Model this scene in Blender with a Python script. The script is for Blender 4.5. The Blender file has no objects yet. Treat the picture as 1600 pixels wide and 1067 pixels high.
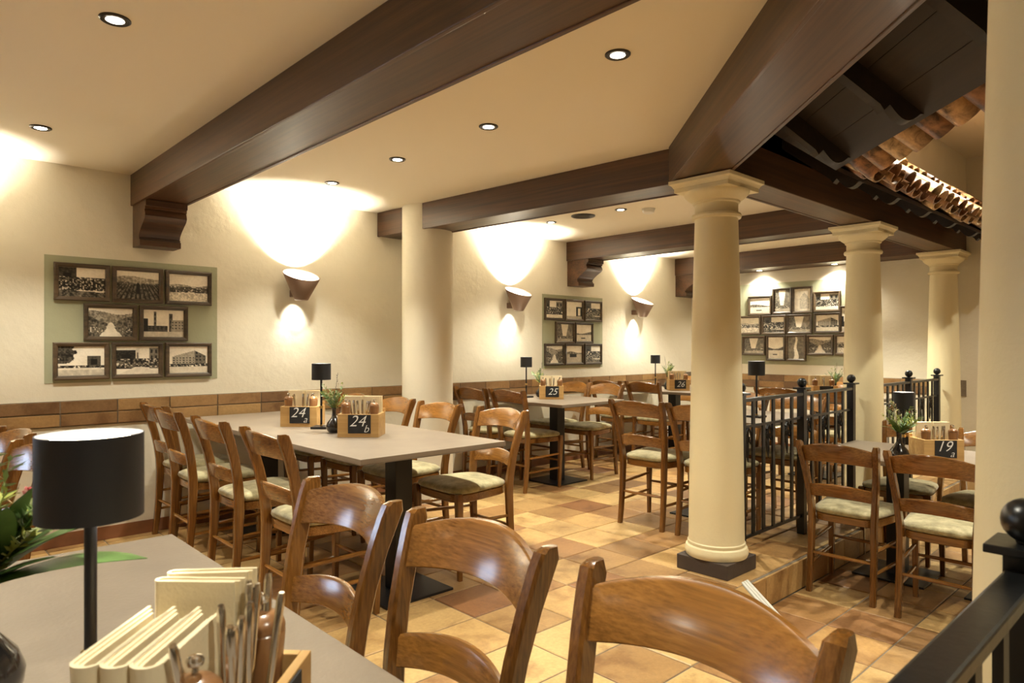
import bpy, bmesh, math, random
import numpy as np
from mathutils import Vector, Matrix
random.seed(7)
C = bpy.context.scene.collection
PI = math.pi
R = math.radians
scene = bpy.context.scene

# ------------------------------------------------------------------ camera
cam_d = bpy.data.cameras.new('camera')
cam = bpy.data.objects.new('camera', cam_d)
C.objects.link(cam)
cam.location = (0, 0, 1.25)
cam.rotation_euler = (PI / 2, 0, R(-43.05))
cam_d.sensor_width = 36
cam_d.lens = 36 * 1060 / 1600
cam_d.shift_y = 7.5 / 1600
cam_d.clip_start = 0.02
cam_d.dof.use_dof = True
cam_d.dof.focus_distance = 3.6
cam_d.dof.aperture_fstop = 9.0
scene.camera = cam

# ------------------------------------------------------------------ world, exposure
world = bpy.data.worlds.new('world')
scene.world = world
world.use_nodes = True
bg = world.node_tree.nodes['Background']
bg.inputs[0].default_value = (0.62, 0.76, 1.0, 1)
bg.inputs[1].default_value = 6.0
vs = scene.view_settings
vs.view_transform = 'Standard'
vs.look = 'None'
vs.gamma = 1
vs.use_curve_mapping = False
vs.exposure = 1.17
WARM = (1.0, 0.96, 0.80)
SCONCE_UP, SCONCE_DOWN, DOWNLIGHT, LAMP, COURT = 84, 6, 50, 1.1, 92

# ------------------------------------------------------------------ materials
def nmat(name):
    m = bpy.data.materials.new(name)
    m.use_nodes = True
    nt = m.node_tree
    b = nt.nodes['Principled BSDF']
    return m, nt, b

def N(nt, t, **kw):
    n = nt.nodes.new(t)
    for k, v in kw.items():
        setattr(n, k, v)
    return n

def ramp(nt, stops):
    r = N(nt, 'ShaderNodeValToRGB')
    e = r.color_ramp.elements
    while len(e) < len(stops):
        e.new(0.5)
    for el, (p, c) in zip(e, stops):
        el.position = p
        el.color = (*c, 1)
    return r

def coords(nt, scale=(1, 1, 1), rnd=True):
    tc = N(nt, 'ShaderNodeTexCoord')
    mp = N(nt, 'ShaderNodeMapping')
    mp.inputs['Scale'].default_value = scale
    nt.links.new(tc.outputs['Object'], mp.inputs['Vector'])
    if rnd:
        oi = N(nt, 'ShaderNodeObjectInfo')
        mu = N(nt, 'ShaderNodeMath', operation='MULTIPLY')
        mu.inputs[1].default_value = 37.0
        nt.links.new(oi.outputs['Random'], mu.inputs[0])
        nt.links.new(mu.outputs[0], mp.inputs['Location'])
    return mp

def bump(nt, b, src, strength, dist):
    bp = N(nt, 'ShaderNodeBump')
    bp.inputs['Strength'].default_value = strength
    bp.inputs['Distance'].default_value = dist
    nt.links.new(src, bp.inputs['Height'])
    nt.links.new(bp.outputs[0], b.inputs['Normal'])

def noise(nt, mp, scale, detail=4, rough=0.55, dist=0.0):
    n = N(nt, 'ShaderNodeTexNoise')
    n.inputs['Scale'].default_value = scale
    n.inputs['Detail'].default_value = detail
    n.inputs['Roughness'].default_value = rough
    n.inputs['Distortion'].default_value = dist
    nt.links.new(mp.outputs[0], n.inputs['Vector'])
    return n

def plain(name, col, rough=0.5, metal=0.0, nscale=0, namt=0.0, bscale=0, bamt=0, emit=None, estr=0, coat=0):
    m, nt, b = nmat(name)
    b.inputs['Roughness'].default_value = rough
    b.inputs['Metallic'].default_value = metal
    b.inputs['Coat Weight'].default_value = coat
    b.inputs['Base Color'].default_value = (*col, 1)
    if nscale:
        mp = coords(nt, rnd=False)
        n = noise(nt, mp, nscale)
        lo = tuple(max(0, c * (1 - namt)) for c in col)
        hi = tuple(min(1, c * (1 + namt)) for c in col)
        r = ramp(nt, [(0.3, lo), (0.7, hi)])
        nt.links.new(n.outputs['Fac'], r.inputs[0])
        nt.links.new(r.outputs[0], b.inputs['Base Color'])
    if bscale:
        mp2 = coords(nt, rnd=False)
        n2 = noise(nt, mp2, bscale, 6, 0.6)
        bump(nt, b, n2.outputs['Fac'], 1.0, bamt)
    if emit:
        b.inputs['Emission Color'].default_value = (*emit, 1)
        b.inputs['Emission Strength'].default_value = estr
    return m

def wood(name, dark, light, axis, rough=0.3, coat=0.3, fine=60, per_obj=0.0):
    """grain runs along the given local axis"""
    m, nt, b = nmat(name)
    sc = [1.0, 1.0, 1.0]
    sc[axis] = 0.025
    mp = coords(nt, tuple(sc))
    n1 = noise(nt, mp, 9, 3, 0.5, 0.6)
    n2 = noise(nt, mp, fine, 3, 0.6)
    mx = N(nt, 'ShaderNodeMath', operation='MULTIPLY_ADD')
    mx.inputs[1].default_value = 0.5
    nt.links.new(n2.outputs['Fac'], mx.inputs[0])
    ad = N(nt, 'ShaderNodeMath', operation='MULTIPLY')
    ad.inputs[1].default_value = 0.5
    nt.links.new(n1.outputs['Fac'], ad.inputs[0])
    nt.links.new(ad.outputs[0], mx.inputs[2])
    mid = tuple((a + c) / 2 for a, c in zip(dark, light))
    r = ramp(nt, [(0.33, dark), (0.5, mid), (0.66, light)])
    nt.links.new(mx.outputs[0], r.inputs[0])
    out = r.outputs[0]
    if per_obj:
        oi = N(nt, 'ShaderNodeObjectInfo')
        hs = N(nt, 'ShaderNodeHueSaturation')
        mr = N(nt, 'ShaderNodeMapRange')
        mr.inputs['To Min'].default_value = 1 - per_obj
        mr.inputs['To Max'].default_value = 1 + per_obj
        nt.links.new(oi.outputs['Random'], mr.inputs['Value'])
        nt.links.new(mr.outputs[0], hs.inputs['Value'])
        nt.links.new(out, hs.inputs['Color'])
        out = hs.outputs[0]
    nt.links.new(out, b.inputs['Base Color'])
    b.inputs['Roughness'].default_value = rough
    b.inputs['Coat Weight'].default_value = coat
    b.inputs['Coat Roughness'].default_value = 0.15
    bump(nt, b, mx.outputs[0], 0.25, 0.002)
    return m

def tilemat(name, island=False, stops=None, mott=None):
    """fired clay: every tile its own tone, mottled and darker towards some edges"""
    m, nt, b = nmat(name)
    if island:
        g = N(nt, 'ShaderNodeNewGeometry')
        rnd = g.outputs['Random Per Island']
    else:
        oi = N(nt, 'ShaderNodeObjectInfo')
        rnd = oi.outputs['Random']
    stops = stops or [(0.0, (0.20, 0.105, 0.042)), (0.2, (0.37, 0.215, 0.082)), (0.5, (0.58, 0.395, 0.168)),
                      (0.78, (0.47, 0.275, 0.102)), (1.0, (0.23, 0.10, 0.04))]
    r = ramp(nt, stops)
    nt.links.new(rnd, r.inputs[0])
    tc = N(nt, 'ShaderNodeTexCoord')
    mp = N(nt, 'ShaderNodeMapping')
    nt.links.new(tc.outputs['Object'], mp.inputs['Vector'])
    mu = N(nt, 'ShaderNodeMath', operation='MULTIPLY')
    mu.inputs[1].default_value = 53.0
    nt.links.new(rnd, mu.inputs[0])
    nt.links.new(mu.outputs[0], mp.inputs['Location'])
    n1 = noise(nt, mp, 16 if mott else 5.5, 4, 0.6, 0.4)
    n2 = noise(nt, mp, 60, 3, 0.7)
    r2 = ramp(nt, mott or [(0.28, (0.56, 0.46, 0.38)), (0.48, (0.95, 0.93, 0.9)), (0.75, (1.12, 1.12, 1.1))])
    nt.links.new(n1.outputs['Fac'], r2.inputs[0])
    r3 = ramp(nt, [(0.3, (0.85, 0.83, 0.8)), (0.7, (1.08, 1.08, 1.08))])
    nt.links.new(n2.outputs['Fac'], r3.inputs[0])
    m1 = N(nt, 'ShaderNodeMix', data_type='RGBA', blend_type='MULTIPLY')
    m1.inputs[0].default_value = 1
    nt.links.new(r.outputs[0], m1.inputs[6])
    nt.links.new(r2.outputs[0], m1.inputs[7])
    m2 = N(nt, 'ShaderNodeMix', data_type='RGBA', blend_type='MULTIPLY')
    m2.inputs[0].default_value = 1
    nt.links.new(m1.outputs[2], m2.inputs[6])
    nt.links.new(r3.outputs[0], m2.inputs[7])
    nt.links.new(m2.outputs[2], b.inputs['Base Color'])
    b.inputs['Roughness'].default_value = 0.42
    bump(nt, b, n2.outputs['Fac'], 0.3, 0.002)
    return m

M = {}
M['wall'] = plain('cream_plaster', (0.73, 0.67, 0.535), 0.85, nscale=1.5, namt=0.03, bscale=7, bamt=0.007)
M['ceiling'] = plain('ceiling_paint', (0.78, 0.70, 0.555), 0.9)
M['green'] = plain('sage_paint', (0.36, 0.36, 0.235), 0.85, nscale=3, namt=0.04, bscale=7, bamt=0.006)
M['column'] = plain('ivory_paint', (0.74, 0.64, 0.40), 0.5, bscale=14, bamt=0.003)
M['plinth'] = plain('brown_plinth_paint', (0.060, 0.042, 0.032), 0.6, bscale=30, bamt=0.002)
M['beam_x'] = wood('stained_beam_x', (0.027, 0.011, 0.004), (0.115, 0.049, 0.017), 0, 0.42, 0.05, 60)
M['beam_y'] = wood('stained_beam_y', (0.027, 0.011, 0.004), (0.115, 0.049, 0.017), 1, 0.42, 0.05, 60)
M['beam_z'] = wood('stained_beam_z', (0.022, 0.010, 0.006), (0.070, 0.033, 0.015), 2, 0.33, 0.25, 45)
M['eave'] = wood('dark_eave_wood', (0.006, 0.003, 0.0015), (0.024, 0.0115, 0.005), 0, 0.55, 0.03, 45)
M['chair_x'] = wood('chair_wood_x', (0.092, 0.033, 0.0055), (0.34, 0.148, 0.031), 0, 0.22, 0.5, 170, 0.12)
M['chair_y'] = wood('chair_wood_y', (0.092, 0.033, 0.0055), (0.34, 0.148, 0.031), 1, 0.22, 0.5, 170, 0.12)
M['chair_z'] = wood('chair_wood_z', (0.070, 0.0245, 0.004), (0.26, 0.108, 0.022), 2, 0.22, 0.5, 170, 0.12)
M['boxwood'] = wood('pine_box_wood', (0.44, 0.24, 0.075), (0.66, 0.42, 0.16), 0, 0.5, 0.05, 50, 0.08)
M['millwood'] = wood('mill_wood', (0.16, 0.066, 0.022), (0.40, 0.20, 0.08), 2, 0.28, 0.4, 60)
M['frame'] = wood('old_frame_wood', (0.030, 0.020, 0.011), (0.115, 0.072, 0.036), 0, 0.5, 0.1, 40, 0.25)
M['laminate'] = plain('taupe_laminate', (0.235, 0.188, 0.142), 0.40, nscale=6, namt=0.09, bscale=90, bamt=0.0006)
M['laminate_edge'] = plain('taupe_edge', (0.165, 0.13, 0.095), 0.5)
M['black'] = plain('black_steel', (0.012, 0.012, 0.014), 0.38, 0.2, bscale=80, bamt=0.0004)
M['iron'] = plain('black_wrought_iron', (0.005, 0.0055, 0.006), 0.30, 0.0, bscale=40, bamt=0.0006)
M['shade'] = plain('black_shade', (0.014, 0.014, 0.017), 0.55)
M['shade_in'] = plain('lamp_diffuser', (0.9, 0.85, 0.75), 0.6, emit=(1, 0.86, 0.64), estr=9)
M['brass'] = plain('brass', (0.62, 0.42, 0.16), 0.3, 1.0)
M['steel'] = plain('polished_steel', (0.66, 0.63, 0.58), 0.14, 1.0)
M['vase'] = plain('black_glazed_vase', (0.014, 0.013, 0.013), 0.18, coat=0.6)
M['napkin'] = plain('cream_napkin', (0.86, 0.74, 0.50), 0.9, bscale=220, bamt=0.0008)
M['board'] = plain('chalkboard', (0.018, 0.018, 0.019), 0.7, nscale=30, namt=0.3)
M['chalk'] = plain('chalk', (0.85, 0.85, 0.82), 0.9)
M['leaf'] = plain('green_leaf', (0.105, 0.20, 0.050), 0.45, nscale=25, namt=0.35)
M['leaf2'] = plain('grey_green_leaf', (0.22, 0.27, 0.10), 0.5, nscale=25, namt=0.3)
M['sprig'] = plain('yellow_green_sprig', (0.42, 0.46, 0.11), 0.6, nscale=40, namt=0.3)
M['dry'] = plain('dry_flower', (0.46, 0.33, 0.17), 0.8, nscale=60, namt=0.4)
M['pink'] = plain('pink_petal', (0.62, 0.16, 0.17), 0.6)
M['stem'] = plain('dark_stem', (0.07, 0.055, 0.03), 0.7)
M['sconce'] = plain('bronze_sconce', (0.20, 0.125, 0.082), 0.5, 0.2, bscale=60, bamt=0.0006)
M['glow'] = plain('sconce_diffuser', (0.95, 0.92, 0.86), 0.6, emit=(1, 0.92, 0.78), estr=7)
M['liner'] = plain('white_enamel_liner', (0.85, 0.83, 0.78), 0.6)
M['ring'] = plain('dark_bronze_ring', (0.035, 0.028, 0.022), 0.35, 0.6)
M['bulb'] = plain('downlight_lens', (1, 1, 1), 0.5, emit=(1, 0.90, 0.72), estr=25)
M['white'] = plain('white_plastic', (0.75, 0.72, 0.65), 0.5)
M['grout'] = plain('grey_grout', (0.19, 0.15, 0.105), 0.9, nscale=40, namt=0.15)
M['tile'] = tilemat('terracotta_tile')
M['tile_i'] = tilemat('terracotta_tile_far', True)
M['wains'] = tilemat('wainscot_tile', False, [(0.0, (0.17, 0.095, 0.045)), (0.3, (0.29, 0.165, 0.07)), (0.6, (0.40, 0.245, 0.10)), (0.85, (0.25, 0.135, 0.058)), (1.0, (0.13, 0.075, 0.04))])
M['skirt'] = plain('terracotta_skirting', (0.235, 0.095, 0.042), 0.4, nscale=4, namt=0.3)
M['roof'] = tilemat('roof_tile', False, [(0.0, (0.20, 0.085, 0.035)), (0.3, (0.34, 0.18, 0.075)), (0.6, (0.50, 0.36, 0.19)), (0.8, (0.28, 0.125, 0.05)), (1.0, (0.13, 0.065, 0.035))], [(0.36, (0.22, 0.19, 0.17)), (0.5, (0.9, 0.85, 0.8)), (0.62, (1.35, 1.3, 1.2))])
M['nosing'] = plain('pale_step_nosing', (0.62, 0.60, 0.54), 0.6, bscale=120, bamt=0.001)
M['winframe'] = plain('white_window_frame', (0.7, 0.7, 0.68), 0.4)

def cushion_mat():
    m, nt, b = nmat('sage_chenille')
    mp = coords(nt, (1, 1, 1))
    n1 = noise(nt, mp, 16, 4, 0.65)
    n2 = noise(nt, mp, 140, 2, 0.6)
    r = ramp(nt, [(0.33, (0.24, 0.203, 0.098)), (0.52, (0.40, 0.345, 0.182)), (0.7, (0.56, 0.488, 0.285))])
    nt.links.new(n1.outputs['Fac'], r.inputs[0])
    nt.links.new(r.outputs[0], b.inputs['Base Color'])
    b.inputs['Roughness'].default_value = 0.9
    b.inputs['Sheen Weight'].default_value = 0.35
    b.inputs['Sheen Roughness'].default_value = 0.5
    bump(nt, b, n2.outputs['Fac'], 0.6, 0.003)
    return m
M['cushion'] = cushion_mat()

def photo_mat():
    m, nt, b = nmat('sepia_print')
    a = N(nt, 'ShaderNodeAttribute')
    a.attribute_name = 'print'
    nt.links.new(a.outputs['Color'], b.inputs['Base Color'])
    b.inputs['Roughness'].default_value = 0.45
    return m
M['photo'] = photo_mat()

def glass_mat():
    m, nt, b = nmat('window_glass')
    b.inputs['Transmission Weight'].default_value = 1
    b.inputs['Roughness'].default_value = 0.0
    b.inputs['IOR'].default_value = 1.02
    return m
M['glass'] = glass_mat()

# ------------------------------------------------------------------ mesh helpers
class MB:
    def __init__(self):
        self.v, self.f = [], []
    def add(self, vs_, fs):
        o = len(self.v)
        self.v += [tuple(p) for p in vs_]
        self.f += [tuple(i + o for i in f) for f in fs]
        return self
    def box(self, x0, x1, y0, y1, z0, z1, ch=0.0):
        if ch <= 0:
            vs_ = [(x, y, z) for z in (z0, z1) for y in (y0, y1) for x in (x0, x1)]
            return self.add(vs_, [(0, 2, 3, 1), (4, 5, 7, 6), (0, 1, 5, 4), (2, 6, 7, 3), (0, 4, 6, 2), (1, 3, 7, 5)])
        bm = bmesh.new()
        bmesh.ops.create_cube(bm, size=1)
        for v in bm.verts:
            v.co = ((x0 + x1) / 2 + v.co.x * (x1 - x0), (y0 + y1) / 2 + v.co.y * (y1 - y0), (z0 + z1) / 2 + v.co.z * (z1 - z0))
        bmesh.ops.bevel(bm, geom=bm.edges[:], offset=ch, segments=2, profile=0.6, affect='EDGES')
        bm.verts.index_update()
        self.add([v.co[:] for v in bm.verts], [[v.index for v in f.verts] for f in bm.faces])
        bm.free()
        return self
    def prism(self, poly, z0, z1):
        n = len(poly)
        vs_ = [(p[0], p[1], z0) for p in poly] + [(p[0], p[1], z1) for p in poly]
        fs = [tuple(range(n - 1, -1, -1)), tuple(range(n, 2 * n))]
        fs += [(i, (i + 1) % n, n + (i + 1) % n, n + i) for i in range(n)]
        return self.add(vs_, fs)
    def loft(self, rings, caps=True, closed=True):
        n = len(rings[0])
        vs_ = [p for r in rings for p in r]
        fs = []
        for k in range(len(rings) - 1):
            for i in range(n if closed else n - 1):
                j = (i + 1) % n
                fs.append((k * n + i, k * n + j, (k + 1) * n + j, (k + 1) * n + i))
        if caps and closed:
            fs.append(tuple(range(n - 1, -1, -1)))
            fs.append(tuple((len(rings) - 1) * n + i for i in range(n)))
        return self.add(vs_, fs)
    def lathe(self, prof, n=24, cx=0, cy=0, caps=True):
        rings = [[(cx + r * math.cos(2 * PI * i / n), cy + r * math.sin(2 * PI * i / n), z) for i in range(n)] for r, z in prof]
        return self.loft(rings, caps)
    def tube(self, pts, rad, n=8):
        pts = [Vector(p) for p in pts]
        rings = []
        for i, p in enumerate(pts):
            t = (pts[min(i + 1, len(pts) - 1)] - pts[max(i - 1, 0)]).normalized()
            up = Vector((0, 0, 1)) if abs(t.z) < 0.9 else Vector((1, 0, 0))
            a = t.cross(up).normalized()
            b_ = a.cross(t)
            r = rad[i] if isinstance(rad, (list, tuple)) else rad
            rings.append([tuple(p + a * (r * math.cos(2 * PI * k / n)) + b_ * (r * math.sin(2 * PI * k / n))) for k in range(n)])
        return self.loft(rings)
    def mesh(self, name, mat, smooth=True, ang=40):
        me = bpy.data.meshes.new(name)
        me.from_pydata(self.v, [], self.f)
        bm = bmesh.new()
        bm.from_mesh(me)
        bmesh.ops.recalc_face_normals(bm, faces=bm.faces)
        bm.to_mesh(me)
        bm.free()
        if mat:
            me.materials.append(M[mat] if isinstance(mat, str) else mat)
        if smooth:
            me.shade_smooth()
            me.set_sharp_from_angle(angle=R(ang))
        return me

def obj(name, me, parent=None, loc=(0, 0, 0), rot=(0, 0, 0)):
    o = bpy.data.objects.new(name, me)
    C.objects.link(o)
    o.location = loc
    o.rotation_euler = rot
    if parent is not None:
        o.parent = parent
    return o

def thing(name, label, cat, loc=(0, 0, 0), rz=0, group=None):
    o = bpy.data.objects.new(name, None)
    C.objects.link(o)
    o.empty_display_size = 0.1
    o.location = loc
    o.rotation_euler = (0, 0, rz)
    tag(o, label, cat, group)
    return o

def tag(o, label, cat, group=None):
    o['label'] = label
    o['category'] = cat
    if group:
        o['group'] = group
    return o

def struct(name, me, label=None, loc=(0, 0, 0)):
    o = obj(name, me, None, loc)
    o['kind'] = 'structure'
    if label:
        o['label'] = label
    return o

def copy_tree(src, loc, rz, label, group=None, name=None):
    def cp(s, parent):
        c = s.copy()
        C.objects.link(c)
        if parent is not None:
            c.parent = parent
            c.matrix_parent_inverse = s.matrix_parent_inverse.copy()
        for ch in s.children:
            cp(ch, c)
        return c
    c = cp(src, None)
    c.location = loc
    c.rotation_euler = (0, 0, rz)
    c['label'] = label
    if group:
        c['group'] = group
    return c

def spot(name, parent, loc, energy, size_deg, blend, rot=(0, 0, 0), rad=0.03, color=WARM):
    l = bpy.data.lights.new(name, 'SPOT')
    l.energy = energy
    l.color = color
    l.spot_size = R(size_deg)
    l.spot_blend = blend
    l.shadow_soft_size = rad
    o = bpy.data.objects.new(name, l)
    C.objects.link(o)
    o.location = loc
    o.rotation_euler = rot
    if parent is not None:
        o.parent = parent
    return o

# ------------------------------------------------------------------ room shell
YW, XB, ZC, ZB, STEP = 5.01, 7.97, 2.385, 2.18, 0.17
XF, YR, ZCC = -3.2, -3.6, 3.13
# wall_left with a window opening out of frame on the left
mb = MB()
wx0, wx1, wz0, wz1 = -2.5, -1.2, 1.05, 1.95
mb.box(XF - .2, wx0, YW, YW + .2, -.2, ZCC)
mb.box(wx1, XB + .2, YW, YW + .2, -.2, ZCC)
mb.box(wx0, wx1, YW, YW + .2, -.2, wz0)
mb.box(wx0, wx1, YW, YW + .2, wz1, ZCC)
wall_left = struct('wall_left', mb.mesh('wall_left', 'wall', False))
wall_back = struct('wall_back', MB().box(XB, XB + .2, YR, YW, -.2, ZCC).mesh('wall_back', 'wall', False))
struct('wall_right', MB().box(XF, XB, YR - .2, YR, -.2, ZCC).mesh('wall_right', 'wall', False))
struct('wall_front', MB().box(XF - .2, XF, YR, YW, -.2, ZCC).mesh('wall_front', 'wall', False))
win = struct('window_1', MB().box(wx0, wx1, YW + .10, YW + .106, wz0, wz1).mesh('window_pane', 'glass', False))
mb = MB()
for a, b_ in ((wx0, wx0 + .05), ((wx0 + wx1) / 2 - .025, (wx0 + wx1) / 2 + .025), (wx1 - .05, wx1)):
    mb.box(a, b_, YW + .07, YW + .13, wz0, wz1)
mb.box(wx0, wx1, YW + .07, YW + .13, wz0, wz0 + .05)
mb.box(wx0, wx1, YW + .07, YW + .13, wz1 - .05, wz1)
obj('window_frame', mb.mesh('window_frame', 'winframe', False), win)

CE = [(XF, YW), (XF, .2), (1.687, .2), (3.347, 1.86), (XB, 1.86), (XB, YW)]
struct('ceiling', MB().prism(CE, ZC, ZC + .1).mesh('ceiling', 'ceiling', False))
struct('ceiling_court', MB().box(XF, XB, YR, 2.2, ZCC, ZCC + .1).mesh('ceiling_court', 'ceiling', False))
# upstand above the beams around the court
mb = MB()
mb.prism([(3.347, 1.86), (XB, 1.86), (XB, 1.98), (3.30, 1.98)], ZC, ZCC)
mb.prism([(3.347, 1.86), (3.30, 1.98), (1.64, .32), (1.687, .2)], ZC, ZCC)
mb.prism([(XF, .2), (1.687, .2), (1.64, .32), (XF, .32)], ZC, ZCC)
struct('wall_court', mb.mesh('wall_court', 'wall', False))

# ---- floors
EDGE = 1.61           # platform diagonal: x - y = EDGE
PLAT = [(XF, YW), (XF, .04), (EDGE + .04, .04), (EDGE + 1.76, 1.76), (XB, 1.76), (XB, YW)]
floor = struct('floor', MB().prism(PLAT, -STEP - .02, -.005).mesh('floor_slab', 'grout', False))
low = struct('floor_court', MB().box(XF, XB, YR, 1.9, -STEP - .1, -STEP - .005).mesh('court_slab', 'grout', False))

def clip(poly, a, b_, c):
    """keep a*x + b*y <= c"""
    out = []
    for i in range(len(poly)):
        p, q = poly[i], poly[(i + 1) % len(poly)]
        dp, dq = a * p[0] + b_ * p[1] - c, a * q[0] + b_ * q[1] - c
        if dp <= 0:
            out.append(p)
        if dp * dq < 0:
            t = dp / (dp - dq)
            out.append((p[0] + t * (q[0] - p[0]), p[1] + t * (q[1] - p[1])))
    return out

def area(p):
    return abs(sum(p[i][0] * p[(i + 1) % len(p)][1] - p[(i + 1) % len(p)][0] * p[i][1] for i in range(len(p)))) / 2

TS, G = 0.315, 0.0075
def tile_mesh(poly, cx, cy, ch=0.004):
    """flat clay tile, chamfered top edge, local to its centre; top at z = 0"""
    pts = [(p[0] - cx, p[1] - cy) for p in poly]
    mx_ = sum(p[0] for p in pts) / len(pts)
    my_ = sum(p[1] for p in pts) / len(pts)
    k = 1 - ch / 0.15
    top = [(mx_ + (x - mx_) * k, my_ + (y - my_) * k, 0.0) for x, y in pts]
    r0 = [(x, y, -.012) for x, y in pts]
    r1 = [(x, y, -.003) for x, y in pts]
    return MB().loft([r0, r1, top])

h = TS / 2 - G / 2
sq = [(-h, -h), (h, -h), (h, h), (-h, h)]
SQ = tile_mesh(sq, 0, 0).mesh('floor_tile', 'tile', False)
cand = []
def in_view(x, y):
    d = x * .6826 + y * .7308
    l = x * .7308 - y * .6826
    return d > .5 and abs(l / d) < .86
for i in range(-14, 20):
    for j in range(-6, 12):
        x0, y0 = 2.01 + i * TS, 1.775 + j * TS
        if x0 < XF or x0 + TS > XB + .3 or y0 + TS > YW + .3:
            continue
        p = [(x0 + G / 2, y0 + G / 2), (x0 + TS - G / 2, y0 + G / 2), (x0 + TS - G / 2, y0 + TS - G / 2), (x0 + G / 2, y0 + TS - G / 2)]
        p = clip(p, 1, 0, XB - .004)
        p = clip(p, 0, 1, YW - .004)
        p = clip(p, -1, 0, -XF)
        # main field stops at the border row along the step
        if y0 >= 1.7:
            q = p
        else:
            q = clip(clip(p, 0, -1, -.36), 1, -1, EDGE - .455)
        if len(q) > 2 and area(q) > .002:
            cand.append((q, x0 + TS / 2, y0 + TS / 2))
# border rows along the diagonal edge and along the court rail
s2 = math.sqrt(.5)
for k in range(8):
    a0, a1 = .04 + k * .2225 * 1.0 + .003, .04 + (k + 1) * .2225 - .003
    e0, e1 = EDGE - .445, EDGE - .075
    q = [(a0 + e0, a0), (a0 + e1, a0), (a1 + e1, a1), (a1 + e0, a1)]
    q = clip(q, 0, 1, 1.77)
    cand.append((q, sum(p[0] for p in q) / len(q), sum(p[1] for p in q) / len(q)))
for k in range(14):
    x0 = XF + k * TS
    q = clip([(x0 + .004, .045), (x0 + TS - .004, .045), (x0 + TS - .004, .352), (x0 + .004, .352)], 1, -1, EDGE - .455)
    if len(q) > 2:
        cand.append((q, x0 + TS / 2, .2))
lowc = []
for i in range(-16, 17):
    for j in range(-8, 4):
        x0, y0 = 3.22 + i * TS, 1.12 + j * TS
        if x0 + TS < XF or x0 > XB:
            continue
        p = [(x0 + G / 2, y0 + G / 2), (x0 + TS - G / 2, y0 + G / 2), (x0 + TS - G / 2, y0 + TS - G / 2), (x0 + G / 2, y0 + TS - G / 2)]
        p = clip(clip(p, 1, 0, XB - .004), 0, 1, 1.745)
        if len(p) > 2 and area(p) > .001:
            lowc.append((p, x0 + TS / 2, y0 + TS / 2))
def lay(cands, parent, z, cap):
    cands.sort(key=lambda c: (not in_view(c[1], c[2]), c[1] ** 2 + c[2] ** 2))
    rest = MB()
    for n_, (p, cx, cy) in enumerate(cands):
        if n_ < cap and in_view(cx, cy):
            full = len(p) == 4 and abs(area(p) - (TS - G) ** 2) < 1e-5
            me = SQ if full else tile_mesh(p, cx, cy).mesh('floor_tile_cut', 'tile', False)
            obj('floor_tile', me, parent, (cx, cy, z))
        else:
            t = tile_mesh(p, 0, 0)
            rest.add([(x, y, zz + z) for x, y, zz in t.v], t.f)
    if rest.v:
        o = obj('floor_tiles_beyond', rest.mesh('floor_tiles_beyond', 'tile_i', False), parent)
        o['kind'] = 'stuff'
lay(cand, floor, 0, 300)
lay(lowc, low, -STEP, 300)
# riser tiles under the rail
for k in range(17):
    x0 = 3.52 - .2675 + k * .2675
    xa = max(x0, 3.385)
    if x0 + .26 > XB:
        break
    obj('riser_tile', MB().box(xa + .003, x0 + .2645, 1.748, 1.762, -STEP + .002, -.006, .002).mesh('riser_tile', 'tile', False), floor)
# pale ribbed nosing along the diagonal step
mb = MB()
for k in range(3):
    e = EDGE - .07 + k * .024
    a0, a1 = .06, 1.79
    mb.prism([(a0 + e, a0), (a0 + e + .02, a0), (a1 + e + .02, a1), (a1 + e, a1)], -.02, .004)
struct('trim_1', mb.mesh('step_nosing', 'nosing', False), 'pale ribbed nosing strip on the diagonal step')
struct('baseboard_left', MB().box(XF, XB, YW - .012, YW, 0, .085, .003).mesh('skirting', 'skirt', False))
struct('baseboard_back', MB().box(XB - .012, XB, 1.8, YW - .02, 0, .085, .003).mesh('skirting_back', 'skirt', False))

# ---- wainscot tiles
WT = MB().box(-.1555, .1555, -.007, .007, -.0365, .0365, .003).mesh('wainscot_tile', 'wains', False)
for k in range(-13, 19):
    for z in (.868, .788):
        x = 1.779 + .3175 * (k + .5)
        if x - .16 > XF and x + .16 < XB and not (wx0 - .2 < x < wx1 + .2 and False):
            obj('wainscot_tile', WT, wall_left, (x, YW - .005, z))
mort = obj('wainscot_bed', MB().box(XF, XB, YW - .006, YW, .745, .908).mesh('wainscot_bed', 'grout', False), wall_left)
for k in range(0, 10):
    for z in (.868, .788):
        y = YW - .17 - .3175 * k
        if y - .16 > 1.9:
            obj('wainscot_tile', WT, wall_back, (XB - .005, y, z), (0, 0, PI / 2))
obj('wainscot_bed', MB().box(XB - .006, XB, 1.86, YW - .01, .745, .908).mesh('wainscot_bed_back', 'grout', False), wall_back)

# ---- green painted picture panels
obj('painted_panel', MB().box(.745, 1.779, YW - .003, YW, 1.02, 1.816).mesh('painted_panel', 'green', False), wall_left)
obj('painted_panel', MB().box(5.114, 6.105, YW - .003, YW, 1.014, 1.803).mesh('painted_panel', 'green', False), wall_left)
obj('painted_panel', MB().box(XB - .003, XB, 2.84, 4.36, 1.03, 2.02).mesh('painted_panel', 'green', False), wall_back)

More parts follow.
